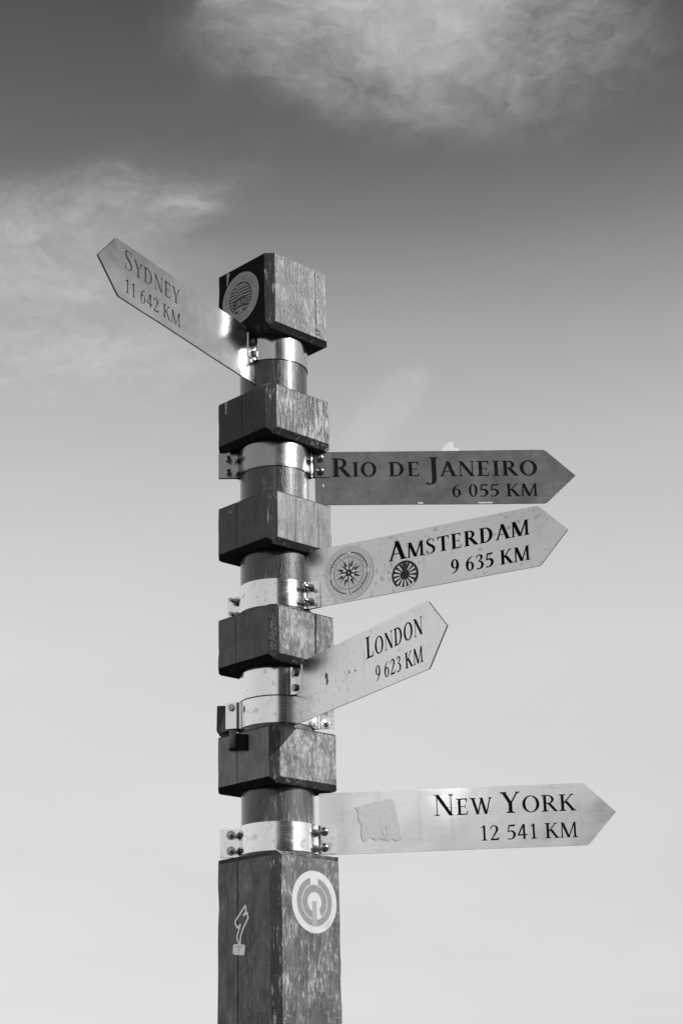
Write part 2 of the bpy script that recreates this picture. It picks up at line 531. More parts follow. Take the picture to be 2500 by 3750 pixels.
def G_(ch):
    s = SW
    if ch == 'A':
        return [line(.1, 0, .385, 1, 0.092), line(.65, 0, .37, 1.0, 0.183), rect(.2, .31, .56, .36), serif(.1, 0, 1, .05), serif(.65, 0, 1)], .76
    if ch == 'D':
        return [stem(.19), serif(.19, 0, 1), serif(.19, 1, -1), rect(.1, 0, .36, SH), rect(.1, 1 - SH, .36, 1)] + ring(.34, .5, .40, .5, .18, SH, -90, 90, 22), .82
    if ch == 'E':
        return [stem(.18), serif(.18, 0, 1), serif(.18, 1, -1), rect(.1, 0, .56, SH), rect(.1, 1 - SH, .54, 1), rect(.2, .49, .46, .535),
                [(.54, 0), (.6, .24), (.57, .24), (.48, .03)], [(.55, 1), (.55, .76), (.52, .76), (.46, .97)], rect(.44, .39, .47, .63)], .65
    if ch == 'F':
        return [stem(.18), serif(.18, 0, 1), serif(.18, 1, -1), rect(.1, 1 - SH, .54, 1), rect(.2, .49, .46, .535),
                [(.55, 1), (.55, .76), (.52, .76), (.46, .97)], rect(.44, .39, .47, .63)], .6
    if ch == 'I':
        return [stem(.19), serif(.19, 0, 1), serif(.19, 1, -1)], .38
    if ch == 'J':
        return [stem(.26, -.18, 1), serif(.26, 1, -1)] + stroke([(.26, -.17), (.22, -.33), (.1, -.40), (-.02, -.34)], [0.158, 0.129, 0.082, 0.117]), .42
    if ch == 'K':
        return [stem(.18), serif(.18, 0, 1), serif(.18, 1, -1), line(.23, .44, .62, 1, 0.092), line(.68, 0, .34, .58, 0.201), serif(.62, 1, -1, .05), serif(.68, 0, 1, .14, .06)], .78
    if ch == 'L':
        return [stem(.18), serif(.18, 0, 1), serif(.18, 1, -1), rect(.1, 0, .54, SH), [(.54, 0), (.59, .26), (.56, .26), (.46, .03)]], .62
    if ch == 'M':
        return [line(.12, 0, .15, 1, 0.085), line(.17, 1, .48, 0, 0.183), line(.48, 0, .80, 1, 0.085), stem(.82, 0, 1, .14), serif(.12, 0, 1, .05),
                serif(.82, 0, 1), rect(.03, .965, .2, 1), rect(.78, .965, .96, 1)], .98
    if ch == 'N':
        return [stem(.15, 0, 1, .05), line(.15, 1, .68, 0, 0.195), stem(.68, 0, 1, .05), serif(.15, 0, 1, .05), rect(.02, .965, .2, 1), serif(.68, 1, -1, .05)], .82
    if ch == 'O':
        return ring(.42, .5, .395, .515, .185, .075), .84
    if ch == 'C':
        return ring(.42, .5, .395, .515, .185, .075, 45, 315, 26) + [rect(.66, .68, .70, .95)], .76
    if ch == 'G':
        return ring(.42, .5, .395, .515, .185, .075, 45, 330, 26) + [rect(.66, .68, .70, .95), stem(.68, .08, .42, .12), rect(.54, .40, .80, .44)], .84
    if ch == 'P':
        return [stem(.18), serif(.18, 0, 1), serif(.18, 1, -1), rect(.1, 1 - SH, .34, 1), rect(.2, .44, .34, .44 + SH)] + ring(.32, .72, .28, .28, .155, SH, -90, 90, 16), .64
    if ch == 'R':
        return [stem(.18), serif(.18, 0, 1), serif(.18, 1, -1), rect(.1, 1 - SH, .34, 1), rect(.2, .46, .36, .46 + SH), line(.68, 0, .36, .5, 0.201), rect(.62, 0, .78, .035)] \
            + ring(.32, .73, .28, .27, .155, SH, -90, 90, 16), .76
    if ch == 'S':
        return stroke([(.46, .76), (.41, .91), (.28, .975), (.15, .91), (.12, .76), (.22, .61), (.36, .49), (.46, .34), (.44, .14), (.29, .025), (.14, .09), (.07, .27)],
                      [.03, .045, .05, .09, .13, .15, .16, .15, .12, .05, .045, .03]) + [rect(.445, .74, .475, .99), rect(.06, .01, .09, .29)], .58
    if ch == 'T':
        return [stem(.35), serif(.35, 0, 1), rect(.05, 1 - SH, .65, 1), [(.04, 1), (.03, .76), (.06, .76), (.14, .97)], [(.66, 1), (.67, .76), (.64, .76), (.56, .97)]], .70
    if ch == 'U':
        return [stem(.18, .3, 1), stem(.62, .3, 1, .05), serif(.18, 1, -1), serif(.62, 1, -1, .05)] + ring(.38, .3, .265, .31, .13, .06, 180, 360, 16), .8
    if ch == 'V':
        return [line(.14, 1, .40, 0, 0.183), line(.66, 1, .41, 0, 0.085), serif(.14, 1, -1), serif(.66, 1, -1, .05)], .76
    if ch == 'W':
        return [line(.13, 1, .36, 0, 0.177), line(.56, 1, .37, 0, 0.085), line(.54, 1, .76, 0, 0.177), line(.98, 1, .77, 0, 0.085), serif(.13, 1, -1), rect(.44, .965, .66, 1), serif(.98, 1, -1, .05)], 1.06
    if ch == 'Y':
        return [line(.13, 1, .37, .46, 0.183), line(.64, 1, .39, .46, 0.085), stem(.37, 0, .5), serif(.37, 0, 1), serif(.13, 1, -1, .13, .06), serif(.64, 1, -1, .05, .06)], .74
    if ch == '0':
        return ring(.29, .5, .245, .515, .15, .07), .58
    if ch == '1':
        return [stem(.28, 0, 1, .15), serif(.28, 0, 1, .15, .09), [(.09, .86), (.11, .825), (.25, .87), (.342, 1.0), (.31, 1.0)]], .52
    if ch == '2':
        return stroke([(.07, .72), (.12, .9), (.26, .97), (.40, .86), (.41, .68), (.30, .42), (.08, .05)], [0.058, 0.082, 0.070, 0.152, 0.175, 0.117, 0.070]) \
            + [[(.03, 0), (.48, 0), (.54, .22), (.50, .22), (.44, .12), (.1, .12)]], .58
    if ch == '3':
        return stroke([(.08, .79), (.15, .93), (.27, .97), (.39, .86), (.36, .69), (.2, .56)], [0.058, 0.082, 0.070, 0.152, 0.117, 0.047]) \
            + stroke([(.2, .555), (.37, .47), (.43, .28), (.36, .1), (.22, .03), (.08, .07)], [0.047, 0.117, 0.175, 0.129, 0.070, 0.117]), .55
    if ch == '4':
        return [stem(.37, 0, 1, .15), rect(.03, .24, .54, .335), line(.055, .28, .36, 1, 0.119)], .58
    if ch == '5':
        return [[(.14, .86), (.45, .86), (.5, 1.0), (.15, .975)], line(.10, .5, .165, .97, 0.085)] \
            + stroke([(.11, .51), (.27, .57), (.41, .46), (.43, .26), (.33, .09), (.18, .03), (.06, .07)], [0.047, 0.117, 0.164, 0.175, 0.117, 0.070, 0.117]), .55
    if ch in '69':
        p = ring(.29, .315, .24, .33, .145, .07) + stroke([(.105, .33), (.13, .6), (.27, .85), (.48, .985)], [0.140, 0.146, 0.094, 0.035])
        if ch == '9':
            p = [[(.58 - x, 1 - y) for x, y in q] for q in p]
        return p, .58
    # lower case and others: plain pen strokes
    w = .13
    L = {'a': ([rect(.36, 0, .36 + w, .62)] + ring(.27, .3, .22, .31, .11, .08, n=16), .58),
         'n': ([rect(.08, 0, .2, .64), rect(.42, 0, .54, .4)] + ring(.31, .38, .23, .26, .12, .1, 0, 180, 10), .62),
         'i': ([rect(.08, 0, .2, .64), rect(.08, .78, .2, .92)], .28),
         'e': (ring(.3, .31, .25, .33, .12, .09, 0, 310, 18) + [rect(.1, .28, .54, .36)], .6),
         't': ([rect(.12, 0, .24, .86), rect(.02, .56, .36, .66)], .38),
         'r': ([rect(.08, 0, .2, .64)] + ring(.3, .4, .2, .24, .12, .1, 40, 180, 8), .44),
         'c': (ring(.3, .31, .25, .33, .12, .09, 45, 315, 16), .54),
         'k': ([rect(.08, 0, .2, 1), line(.2, .3, .45, .64, .1), line(.5, 0, .26, .36, .14)], .56),
         'l': ([rect(.08, 0, .2, 1)], .28),
         's': (stroke([(.4, .54), (.25, .6), (.13, .5), (.27, .33), (.4, .17), (.25, .04), (.08, .1)], [.08] * 7, 4), .48),
         'd': ([rect(.42, 0, .54, 1)] + ring(.29, .31, .24, .32, .12, .09, n=16), .62),
         'h': ([rect(.08, 0, .2, 1), rect(.42, 0, .54, .4)] + ring(.31, .38, .23, .26, .12, .1, 0, 180, 10), .62),
         'o': (ring(.3, .31, .26, .33, .12, .09, n=18), .6),
         'v': ([line(.08, .64, .26, 0, .13), line(.46, .64, .28, 0, .1)], .54)}
    return L.get(ch, ([], .30))


def text_polys(items, u0, u1, z0, h, small=.78):
    """items: string; '^' before a character makes it a full-height capital, other letters are small caps (digits full)"""
    out, x, k = [], 0.0, 0
    big = False
    for ch in items:
        if ch == '^':
            big = True
            continue
        if ch == ' ':
            x += .30
            continue
        s = 1.0 if (big or not ch.isalpha()) else small
        big = False
        ps, adv = G_(ch)
        out += [[(x + a * s, b * s) for a, b in q] for q in ps]
        x += adv * s + .035
    xs = [a for q in out for a, b in q]
    lo, hi = min(xs), max(xs)
    f = (u1 - u0) / (hi - lo)
    return [[(u0 + (a - lo) * f, z0 + b * h) for a, b in q] for q in out]


def arc_text(string, cx, cy, r, h, a_mid, spread, inward=False, squash=1.0):
    """text on a circle; a_mid in degrees (90 = top), reading clockwise, or anticlockwise along the bottom when inward"""
    gl = []
    x = 0.0
    for ch in string:
        ps, adv = G_(ch) if ch != ' ' else ([], .4)
        gl.append((ps, x + adv / 2, adv))
        x += adv + .05
    out = []
    for ps, xm, adv in gl:
        t = (xm / x - .5) * spread
        a = R(a_mid - t) if not inward else R(a_mid + t)
        for q in ps:
            p2 = []
            for gx, gy in q:
                lx, ly = (gx - adv / 2) * h * squash, gy * h
                if not inward:
                    rr = r + ly
                    p2.append((cx + rr * math.cos(a) + lx * math.sin(a), cy + rr * math.sin(a) - lx * math.cos(a)))
                else:
                    rr = r - ly
                    p2.append((cx + rr * math.cos(a) - lx * math.sin(a), cy + rr * math.sin(a) + lx * math.cos(a)))
            out.append(p2)
    return out


# ------------------------------------------------------------------ ground and hill
def ground_material():
    m, N = mat('gravel_ground')
    co = N.n('ShaderNodeTexCoord').outputs['Object']
    a = N.noise(co, 40, 6, .65)
    b = N.noise(co, .6, 4, .6)
    finish(N, N.m('MULTIPLY', N.mix(a, .03, .08), N.mix(b, .7, 1.3)), .95, 0, a, .02, .2)
    return m


def hill_material():
    m, N = mat('scrub_hillside')
    co = N.n('ShaderNodeTexCoord').outputs['Object']
    a = N.noise(co, .8, 8, .65)
    b = N.noise(co, .06, 4, .6)
    finish(N, N.mix(N.smooth(N.m('ADD', a, N.m('MULTIPLY', b, .5)), .6, .95), .12, .34), .95, 0, a, .6, .2)
    return m


S = 4000.0
gverts, gfaces = [], []
GN = 40
for j in range(GN + 1):
    for i in range(GN + 1):
        u, v = (i / GN * 2 - 1), (j / GN * 2 - 1)
        gverts.append((S * u * abs(u) ** 1.5, S * v * abs(v) ** 1.5, 0))
for j in range(GN):
    for i in range(GN):
        a = j * (GN + 1) + i
        gfaces.append((a, a + 1, a + GN + 2, a + GN + 1))
tag(link('ground', gverts, gfaces, ground_material()), 'dark gravelly ground around the foot of the signpost', kind='structure')


def sstep(x, a, b):
    t = min(1, max(0, (x - a) / (b - a)))
    return t * t * (3 - 2 * t)


hv, hf = [], []
NA, ND = 90, 40
for j in range(ND + 1):
    dist = 34 + (130 - 34) * j / ND
    for i in range(NA + 1):
        az = -14 + 76 * i / NA
        x, y = math.sin(R(az)) * dist, -math.cos(R(az)) * dist
        rough = mnoise.fractal(Vector((x * .05, y * .05, 3.1)), 1.0, 2.0, 5)
        el = 29 * sstep(az, 2, 11) * (1 - .45 * sstep(az, 28, 50)) * (1 - sstep(az, 44, 56))
        el = max(el, 13.5 * sstep(az, -9, -1) * (1 - sstep(az, 30, 50)))  # low spur added to darken the reflection in the lowest sign's right end
        el = el * (1 + .06 * rough)
        top = 72 * math.tan(R(max(el, 0)))
        prof = sstep(dist, 34, 72) if dist < 72 else 1 - sstep(dist, 80, 130)
        z = top * prof * (1 + .05 * rough) - .6
        hv.append((x, y, z))
for j in range(ND):
    for i in range(NA):
        a = j * (NA + 1) + i
        hf.append((a, a + 1, a + NA + 2, a + NA + 1))
ho = link('hill', hv, hf, hill_material(), smooth=True)
tag(ho, 'pale rocky scrub-covered hill behind the photographer', kind='structure')

# ------------------------------------------------------------------ the wooden post
PSI = R(44.736)
HB = .100          # half width of the square timber
CH = .0174         # corner chamfer
RN = .0800         # turned neck
post = tag(empty('wooden_signpost', (0, 0, 0), PSI),
           'tall square hardwood signpost with turned round necks between its blocks', 'signpost')
Zf = [z + EYE for z in (1.95912, 1.78016, 1.62143, 1.51355, 1.35825, 1.24757, 1.09039, .97965, .82111, .71044, .54993)]


def profile(h, seams_r, seams_l):
    """horizontal outline of the timber, counter-clockwise; seams are notches (position, width, depth)"""
    c = CH
    pts, side = [], []

    def add(p, s):
        pts.append(p)
        side.append(s)
    # right face: y = -h, x from -(h-c) to h-c
    add((-(h - c), -h), 'R')
    for u, w, d in sorted(seams_r):
        add((u - w / 2, -h), 'N')
        add((u - w * .2, -h + d), 'N')
        add((u + w * .2, -h + d), 'N')
        add((u + w / 2, -h), 'R')
    add((h - c, -h), 'E')
    add((h, -(h - c)), 'B')
    add((h, h - c), 'E')
    add((h - c, h), 'B')
    add((-(h - c), h), 'E')
    # left face: x = -h, y from h-c down to -(h-c); u = -y
    add((-h, h - c), 'L')
    for u, w, d in sorted(seams_l):
        y = -u
        add((-h, y + w / 2), 'N')
        add((-h + d, y + w * .2), 'N')
        add((-h + d, y - w * .2), 'N')
        add((-h, y - w / 2), 'L')
    add((-h, -(h - c)), 'E')
    return pts, side


def timber(name, z0, z1, seams_r, seams_l, mats, tone, bot=(.012, .013), top=(.004, .004), wear=1.0, label=None):
    pts, side = profile(HB, seams_r, seams_l)
    n = len(pts)
    levels = []
    if bot:
        levels += [(z0 - bot[1], bot[0], 2), (z0 - bot[1] * CH * .498 / bot[0], CH * .498, 2)]
    steps = max(4, min(60, int((z1 - z0) / .012)))
    for k in range(steps + 1):
        levels.append((z0 + (z1 - top[1] * .5 - z0) * k / steps, 0.0, 1))
    levels.append((z1 + top[1] * .5, top[0], 3))
    verts, faces, idx = [], [], []
    slot = {'R': 0, 'L': 1, 'E': 2, 'B': 0, 'N': 3}

    def inset(x, y, ins):
        lim = HB - ins
        cx_, cy_ = abs(abs(x) - HB) < 1e-6, abs(abs(y) - HB) < 1e-6
        if cx_:
            ay = min(HB - CH + ins, lim - 1e-5) if abs(abs(y) - (HB - CH)) < 1e-6 else min(abs(y), lim)
            return math.copysign(lim, x), math.copysign(ay, y)
        if cy_:
            ax = min(HB - CH + ins, lim - 1e-5) if abs(abs(x) - (HB - CH)) < 1e-6 else min(abs(x), lim)
            return math.copysign(ax, x), math.copysign(lim, y)
        if abs(y) > abs(x):          # bottom of a split in the right face
            return x, math.copysign(abs(y) - ins, y)
        return math.copysign(abs(x) - ins, x), y
    for li, (z, ins, kd) in enumerate(levels):
        for i, (x, y) in enumerate(pts):
            # worn, hand-cut arrises: the corner vertices wander a little along the height
            corner = side[i] == 'E' or side[i - 1] == 'E'
            amp = (.0022 if corner else .0006) * wear * (1.0 if kd == 1 else .3)
            q = Vector((x * 40, y * 40, z * 22))
            jx = mnoise.noise(q) * amp
            jy = mnoise.noise(q + Vector((17, 5, 3))) * amp
            dent = max(0.0, mnoise.noise(q * 1.7 + Vector((3, 9, 1))) - .35) * .006 * wear if corner else 0.0
            jz = mnoise.noise(Vector((x * 30, y * 30, z * 3 + li))) * .0012 * wear if kd != 1 or li in (2 if bot else 0, len(levels) - 2) else 0.0
            px_, py_ = inset(x, y, ins)
            # slide corner vertices along their own face only, so the faces stay flat
            if abs(abs(x) - HB) < 1e-6:
                verts.append((px_ * (1 - dent / HB), py_ + jy, z + jz))
            elif abs(abs(y) - HB) < 1e-6:
                verts.append((px_ + jx, py_ * (1 - dent / HB), z + jz))
            else:
                verts.append((px_ + jx, py_ + jy, z + jz))
    nb = 2 if bot else 0
    for l in range(len(levels) - 1):
        for i in range(n):
            a, b = l * n + i, l * n + (i + 1) % n
            faces.append((a, b, b + n, a + n))
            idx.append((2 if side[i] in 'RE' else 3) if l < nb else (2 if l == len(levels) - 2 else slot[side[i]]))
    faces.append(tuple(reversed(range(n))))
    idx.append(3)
    faces.append(tuple((len(levels) - 1) * n + i for i in range(n)))
    idx.append(2)
    o = link(name, verts, faces, mats, post, idx)
    o.color = (tone, tone, tone, 1)
    bevel(o, .0016, 2, 28)
    if label:
        o['label'] = label
    return o


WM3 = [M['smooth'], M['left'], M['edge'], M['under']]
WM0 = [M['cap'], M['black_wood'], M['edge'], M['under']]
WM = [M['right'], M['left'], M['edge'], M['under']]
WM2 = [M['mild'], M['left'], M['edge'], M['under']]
fine_s = (.0018, .006)
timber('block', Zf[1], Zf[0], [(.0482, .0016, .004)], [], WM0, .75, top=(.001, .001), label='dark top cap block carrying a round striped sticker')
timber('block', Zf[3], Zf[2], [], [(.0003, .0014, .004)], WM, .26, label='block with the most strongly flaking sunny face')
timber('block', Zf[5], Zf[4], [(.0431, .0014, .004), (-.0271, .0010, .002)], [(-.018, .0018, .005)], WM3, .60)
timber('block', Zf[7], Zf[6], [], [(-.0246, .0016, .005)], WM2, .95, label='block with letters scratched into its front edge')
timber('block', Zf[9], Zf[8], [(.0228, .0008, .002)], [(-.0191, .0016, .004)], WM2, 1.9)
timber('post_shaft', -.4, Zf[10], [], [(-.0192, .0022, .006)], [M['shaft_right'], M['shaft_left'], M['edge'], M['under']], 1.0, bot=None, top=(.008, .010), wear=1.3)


def neck(z0, z1, tone):
    n = 96
    verts, faces = [], []
    zs = [z0, z0 + (z1 - z0) * .33, z0 + (z1 - z0) * .66, z1]
    for z in zs:
        for k in range(n):
            t = 2 * math.pi * k / n
            verts.append((RN * math.cos(t), RN * math.sin(t), z))
    for l in range(len(zs) - 1):
        for k in range(n):
            a, b = l * n + k, l * n + (k + 1) % n
            faces.append((a, b, b + n, a + n))
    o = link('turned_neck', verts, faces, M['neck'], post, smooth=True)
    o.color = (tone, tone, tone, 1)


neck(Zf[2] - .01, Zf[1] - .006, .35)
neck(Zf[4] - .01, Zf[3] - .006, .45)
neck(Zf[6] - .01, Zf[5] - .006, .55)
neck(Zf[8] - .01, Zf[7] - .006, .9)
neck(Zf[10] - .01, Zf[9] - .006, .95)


def fR(u, v, w):           # right face frame (u right, v up, w out), v relative to the camera height
    return (u, -HB - w, v + EYE)


def fL(u, v, w):
    return (-HB - w, -u, v + EYE)


# round sticker with a power-button like sign on the sunny face of the shaft
r0 = .0648
cx, cy = .0098, .4543
reg = [(disc(cx, cy, r0), 0)]
ri, rm, rc = r0 * .78, r0 * .56, r0 * .31
reg += [(disc(cx, cy, ri), 1)]
reg += [(rect(cx - .011, cy + rm * .9, cx + .011, cy + ri * 1.03), 0)]
reg += [(q, 0) for q in ring(cx, cy, rm + .0009, rm + .0009, .0018, .0018, n=48)]
reg += [(disc(cx, cy, rm - .0009), 1)]
reg += [(disc(cx, cy, rc, n=32), 0)]
reg += [([(cx + .005, cy - .006), (cx + .0135, cy - rc * .75), (cx + .0195, cy - rm * .82), (cx + .0065, cy - rm * .985)], 0)]
reg += [(rect(cx - .0068, cy - ri * .99, cx + .0062, cy + .0015), 2)]
reg += [([(cx + .03, cy - .052), (cx + .0485, cy - .034), (cx + .0475, cy - .0325), (cx + .029, cy - .0505)], 2)]
o = overlay('round_sticker', fR, reg, .0004, [M['white'], M['midd'], M['mid']], post, .0002)
o['label'] = 'white and grey round sticker with a ring and bar sign'

# round striped sticker on the shaded face of the cap
cx, cy, r0 = -.0028, 1.8735, .0655
reg = [(disc(cx, cy, r0), 0)]
reg += [(q, 2) for q in ring(cx, cy, r0 * .89, r0 * .89, .0007, .0007, n=48)]
rin = r0 * .63
reg += [(disc(cx, cy, rin), 1)]
reg += [(q, 2) for q in arc_text('TSV Jan Pieter Minckelers', cx, cy, r0 * .69, r0 * .145, 100, 165, False, .8)]
reg += [(q, 2) for q in arc_text('Eindhoven', cx, cy, r0 * .84, r0 * .145, 270, 62, True, .8)]


def in_disc(p):
    return math.hypot(p[0] - cx, p[1] - cy) < rin * .985


for k in range(-5, 6):
    # slanted light stripes; the middle ones break into a zig-zag of roofs and waves
    segs = 26
    for s in range(segs):
        x0 = -1 + 2 * s / segs
        x1 = -1 + 2 * (s + 1) / segs

        def yy(x):
            base = k * .19
            if -1 <= k <= 3 and -.35 < x < .45:
                base += .07 * (abs(((x * 4.6 + k * .35) % 1) * 2 - 1) - .5) + .05
            return base
        q = [(cx + x0 * rin, cy + rin * yy(x0)), (cx + x1 * rin, cy + rin * yy(x1)),
             (cx + x1 * rin, cy + rin * (yy(x1) + .095)), (cx + x0 * rin, cy + rin * (yy(x0) + .095))]
        if -.58 < (x0 + x1) / 2 < .60 and -.60 < yy((x0 + x1) / 2) < -.02 and k < -0:
            continue
        if all(in_disc(p) for p in q):
            reg.append((q, 0))
x = -.5
for ch in 'JAPIE':
    ps, adv = {'J': (stroke([(.42, 1), (.42, .3), (.3, .05), (.1, .02), (.02, .15)], [.15] * 5, 4), .55),
               'A': ([line(.08, 0, .3, .95, .14), line(.54, 0, .32, .95, .14), rect(.2, .25, .44, .36)], .62),
               'P': ([rect(.08, 0, .22, .95)] + ring(.24, .68, .28, .3, .14, .13, -90, 90, 10), .55),
               'I': ([rect(.06, 0, .2, .95)], .26),
               'E': ([rect(.08, 0, .22, .95), rect(.1, 0, .48, .13), rect(.1, .82, .48, .95), rect(.1, .42, .42, .54)], .52)}[ch]
    for q in ps:
        reg.append(([(cx + rin * (x + gx * .42), cy + rin * (-.50 + gy * .40)) for gx, gy in q], 0))
    x += adv * .42 + .015
reg.append((rect(cx - rin * .30, cy - rin * .68, cx + rin * .30, cy - rin * .60), 0))
reg.append((rect(cx - rin * .12, cy - rin * .88, cx + rin * .12, cy - rin * .68), 0))
o = overlay('round_sticker', fL, reg, .0004, [M['white'], M['dark'], M['lines']], post, .0002)
o['label'] = 'pale round sticker with dark stripes and ring lettering'

# lightning outline sticker with a small square tag on the shaft
bolt_pts = [(.0062, .4492), (.0085, .4380), (.0000, .4290), (.0126, .4336), (.0148, .4226), (-.0022, .4010), (-.0094, .3865), (-.0108, .3722),
            (-.0145, .3722), (-.0205, .3841), (-.0203, .3891), (-.0100, .4110), (-.0195, .4055), (-.0262, .4154), (-.0255, .4200)]
reg = []
for i in range(len(bolt_pts)):
    a, b = bolt_pts[i], bolt_pts[(i + 1) % len(bolt_pts)]
    reg += [(q, 0) for q in stroke([a, b], [.0042, .0042], 1)]
    reg.append((disc(a[0], a[1], .0021, n=8), 0))
t = [(-.0324, .3737), (.0053, .3693), (.0024, .3473), (-.0346, .3525)]


def rounded(p, r=.15):
    out = []
    n = len(p)
    for i in range(n):
        a, b, c_ = p[i - 1], p[i], p[(i + 1) % n]
        out.append((b[0] + (a[0] - b[0]) * r, b[1] + (a[1] - b[1]) * r))
        out.append((b[0] + ((a[0] + c_[0]) / 2 - b[0]) * r * .55, b[1] + ((a[1] + c_[1]) / 2 - b[1]) * r * .55))
        out.append((b[0] + (c_[0] - b[0]) * r, b[1] + (c_[1] - b[1]) * r))
    return out


reg.append((rounded(t), 0))
o_, e1, e2 = t[0], Vector((t[1][0] - t[0][0], t[1][1] - t[0][1])), Vector((t[3][0] - t[0][0], t[3][1] - t[0][1]))


def tq(a0, a1, b0, b1):
    return [(o_[0] + e1.x * a + e2.x * b, o_[1] + e1.y * a + e2.y * b) for a, b in ((a0, b0), (a1, b0), (a1, b1), (a0, b1))]


reg += [(tq(.15, .85, .12, .135), 1), (tq(.22, .82, .22, .29), 1), (tq(.44, .58, .42, .47), 1), (tq(.40, .58, .57, .64), 1), (tq(.15, .85, .80, .815), 1)]
o = overlay('lightning_sticker', fL, reg, .0004, [M['bright_vinyl'], M['mid']], post, .0002)
o['label'] = 'white lightning outline sticker with a small square tag below'


# bird lime, scratched letters, carved heart
def streakpoly(pts, ws):
    return stroke(pts, ws, 5)


for nm, fr, pts, ws in (
        ('bird_lime', fL, [(-.0560, 1.6190), (-.0555, 1.6080), (-.0560, 1.5960), (-.0550, 1.5880)], [.009, .008, .006, .004]),
        ('bird_lime', fL, [(-.0475, 1.9560), (-.0500, 1.9400), (-.0510, 1.9220)], [.012, .007, .003]),
        ('bird_lime', fL, [(-.0450, 1.3440), (-.0450, 1.3370)], [.003, .003]),
        ('bird_lime', fL, [(-.0385, 1.3440), (-.0385, 1.3370)], [.003, .003])):
    overlay(nm, fr, [(q, 0) for q in streakpoly(pts, ws)], .0004, [M['chalk']], post, .0002)


def fC(u, v, w):           # front chamfer between the two visible faces
    k = 1 / math.sqrt(2)
    c0 = Vector((-(HB - CH / 2), -(HB - CH / 2), v + EYE))
    p = c0 + Vector((k, -k, 0)) * u + Vector((-k, -k, 0)) * w
    return tuple(p)


pen = .0011
let = {'B': [[(0, 0), (0, 1)], [(0, 1), (.5, .8), (.1, .5), (.6, .25), (0, 0)]], 'A': [[(0, 0), (.35, 1), (.7, 0)], [(.15, .4), (.6, .4)]],
       'N': [[(0, 0), (0, 1), (.6, 0), (.6, 1)]], 'K': [[(0, 0), (0, 1)], [(.6, 1), (.05, .5), (.65, 0)]], 'E': [[(.5, 1), (0, 1), (0, 0), (.55, 0)], [(0, .5), (.4, .5)]]}
reg = []
pos = .990
for ch in 'BANKE':
    for pl in let[ch]:
        for a, b in zip(pl[:-1], pl[1:]):
            # letters stand on their side and read upwards
            A2 = (.0070 - .0140 * a[1] + random.uniform(-.0012, .0012), pos + a[0] * .019 + random.uniform(-.0012, .0012))
            B2 = (.0070 - .0140 * b[1] + random.uniform(-.0012, .0012), pos + b[0] * .019 + random.uniform(-.0012, .0012))
            reg += [(q, 0) for q in stroke([A2, B2], [pen, pen], 1)]
    pos += .0175
overlay('scratched_letters', fC, reg, .0003, [M['carve']], post, .0001)
hx, hz = .0533, 1.7935
reg = [(q, 0) for q in stroke([(hx, hz - .008), (hx - .008, hz + .003), (hx - .004, hz + .008), (hx, hz + .003), (hx + .005, hz + .008), (hx + .008, hz + .002), (hx, hz - .008)], [.003] * 7, 4)]
overlay('carved_heart', fR, reg, .0003, [M['dark']], post, .0001)


# ------------------------------------------------------------------ clamps, bolts and signs
RB, TB = .0813, .0024


def sheet(name, path, z0, z1, t, material, parent, smooth=True):
    """bent sheet: centre line in plan, thickness t, from z0 to z1"""
    n = len(path)
    A, B = [], []
    for i, p in enumerate(path):
        a = path[max(i - 1, 0)]
        b = path[min(i + 1, n - 1)]
        d = Vector((b[0] - a[0], b[1] - a[1])).normalized()
        nx, ny = -d.y * t / 2, d.x * t / 2
        A.append((p[0] + nx, p[1] + ny))
        B.append((p[0] - nx, p[1] - ny))
    verts = [(x, y, z) for z in (z0, z1) for (x, y) in A + B]
    m = 2 * n
    faces = []
    for i in range(n - 1):
        faces.append((i, i + 1, m + i + 1, m + i))
        faces.append((n + i + 1, n + i, m + n + i, m + n + i + 1))
        faces.append((i + 1, i, n + i, n + i + 1))
        faces.append((m + i, m + i + 1, m + n + i + 1, m + n + i))
    faces.append((0, m, m + n, n))
    faces.append((n - 1, 2 * n - 1, m + 2 * n - 1, m + n - 1))
    o = link(name, verts, faces, material, parent)
    recalc(o)
    for p in o.data.polygons:
        p.use_smooth = abs(p.normal.z) < .5 and smooth
    try:
        o.data.set_sharp_from_angle(angle=R(35))
    except Exception:
        pass
    return o


def half_path(sgn, ear_l, ear_r, y_ear):
    """plan of one clamp half on the side sgn (-1 = towards the camera); ears end at x = -ear_l and x = ear_r"""
    pts = []
    ye = sgn * y_ear
    th0 = 9.0

    def fillet(sx):
        a = (sx * .0945, ye)
        c_ = (sx * .0835, ye)
        b = (sx * RB * math.cos(R(th0)), sgn * RB * math.sin(R(th0)))
        return [((1 - t) ** 2 * a[0] + 2 * t * (1 - t) * c_[0] + t * t * b[0], (1 - t) ** 2 * a[1] + 2 * t * (1 - t) * c_[1] + t * t * b[1]) for t in (0, .2, .4, .6, .8)]
    pts.append((-ear_l, ye))
    pts += fillet(-1)
    n = 64
    for k in range(n + 1):
        t = R(180 - th0 - (180 - 2 * th0) * k / n)
        pts.append((RB * math.cos(t), sgn * RB * math.sin(t)))
    pts += fillet(1)[::-1]
    pts.append((ear_r, ye))
    return pts


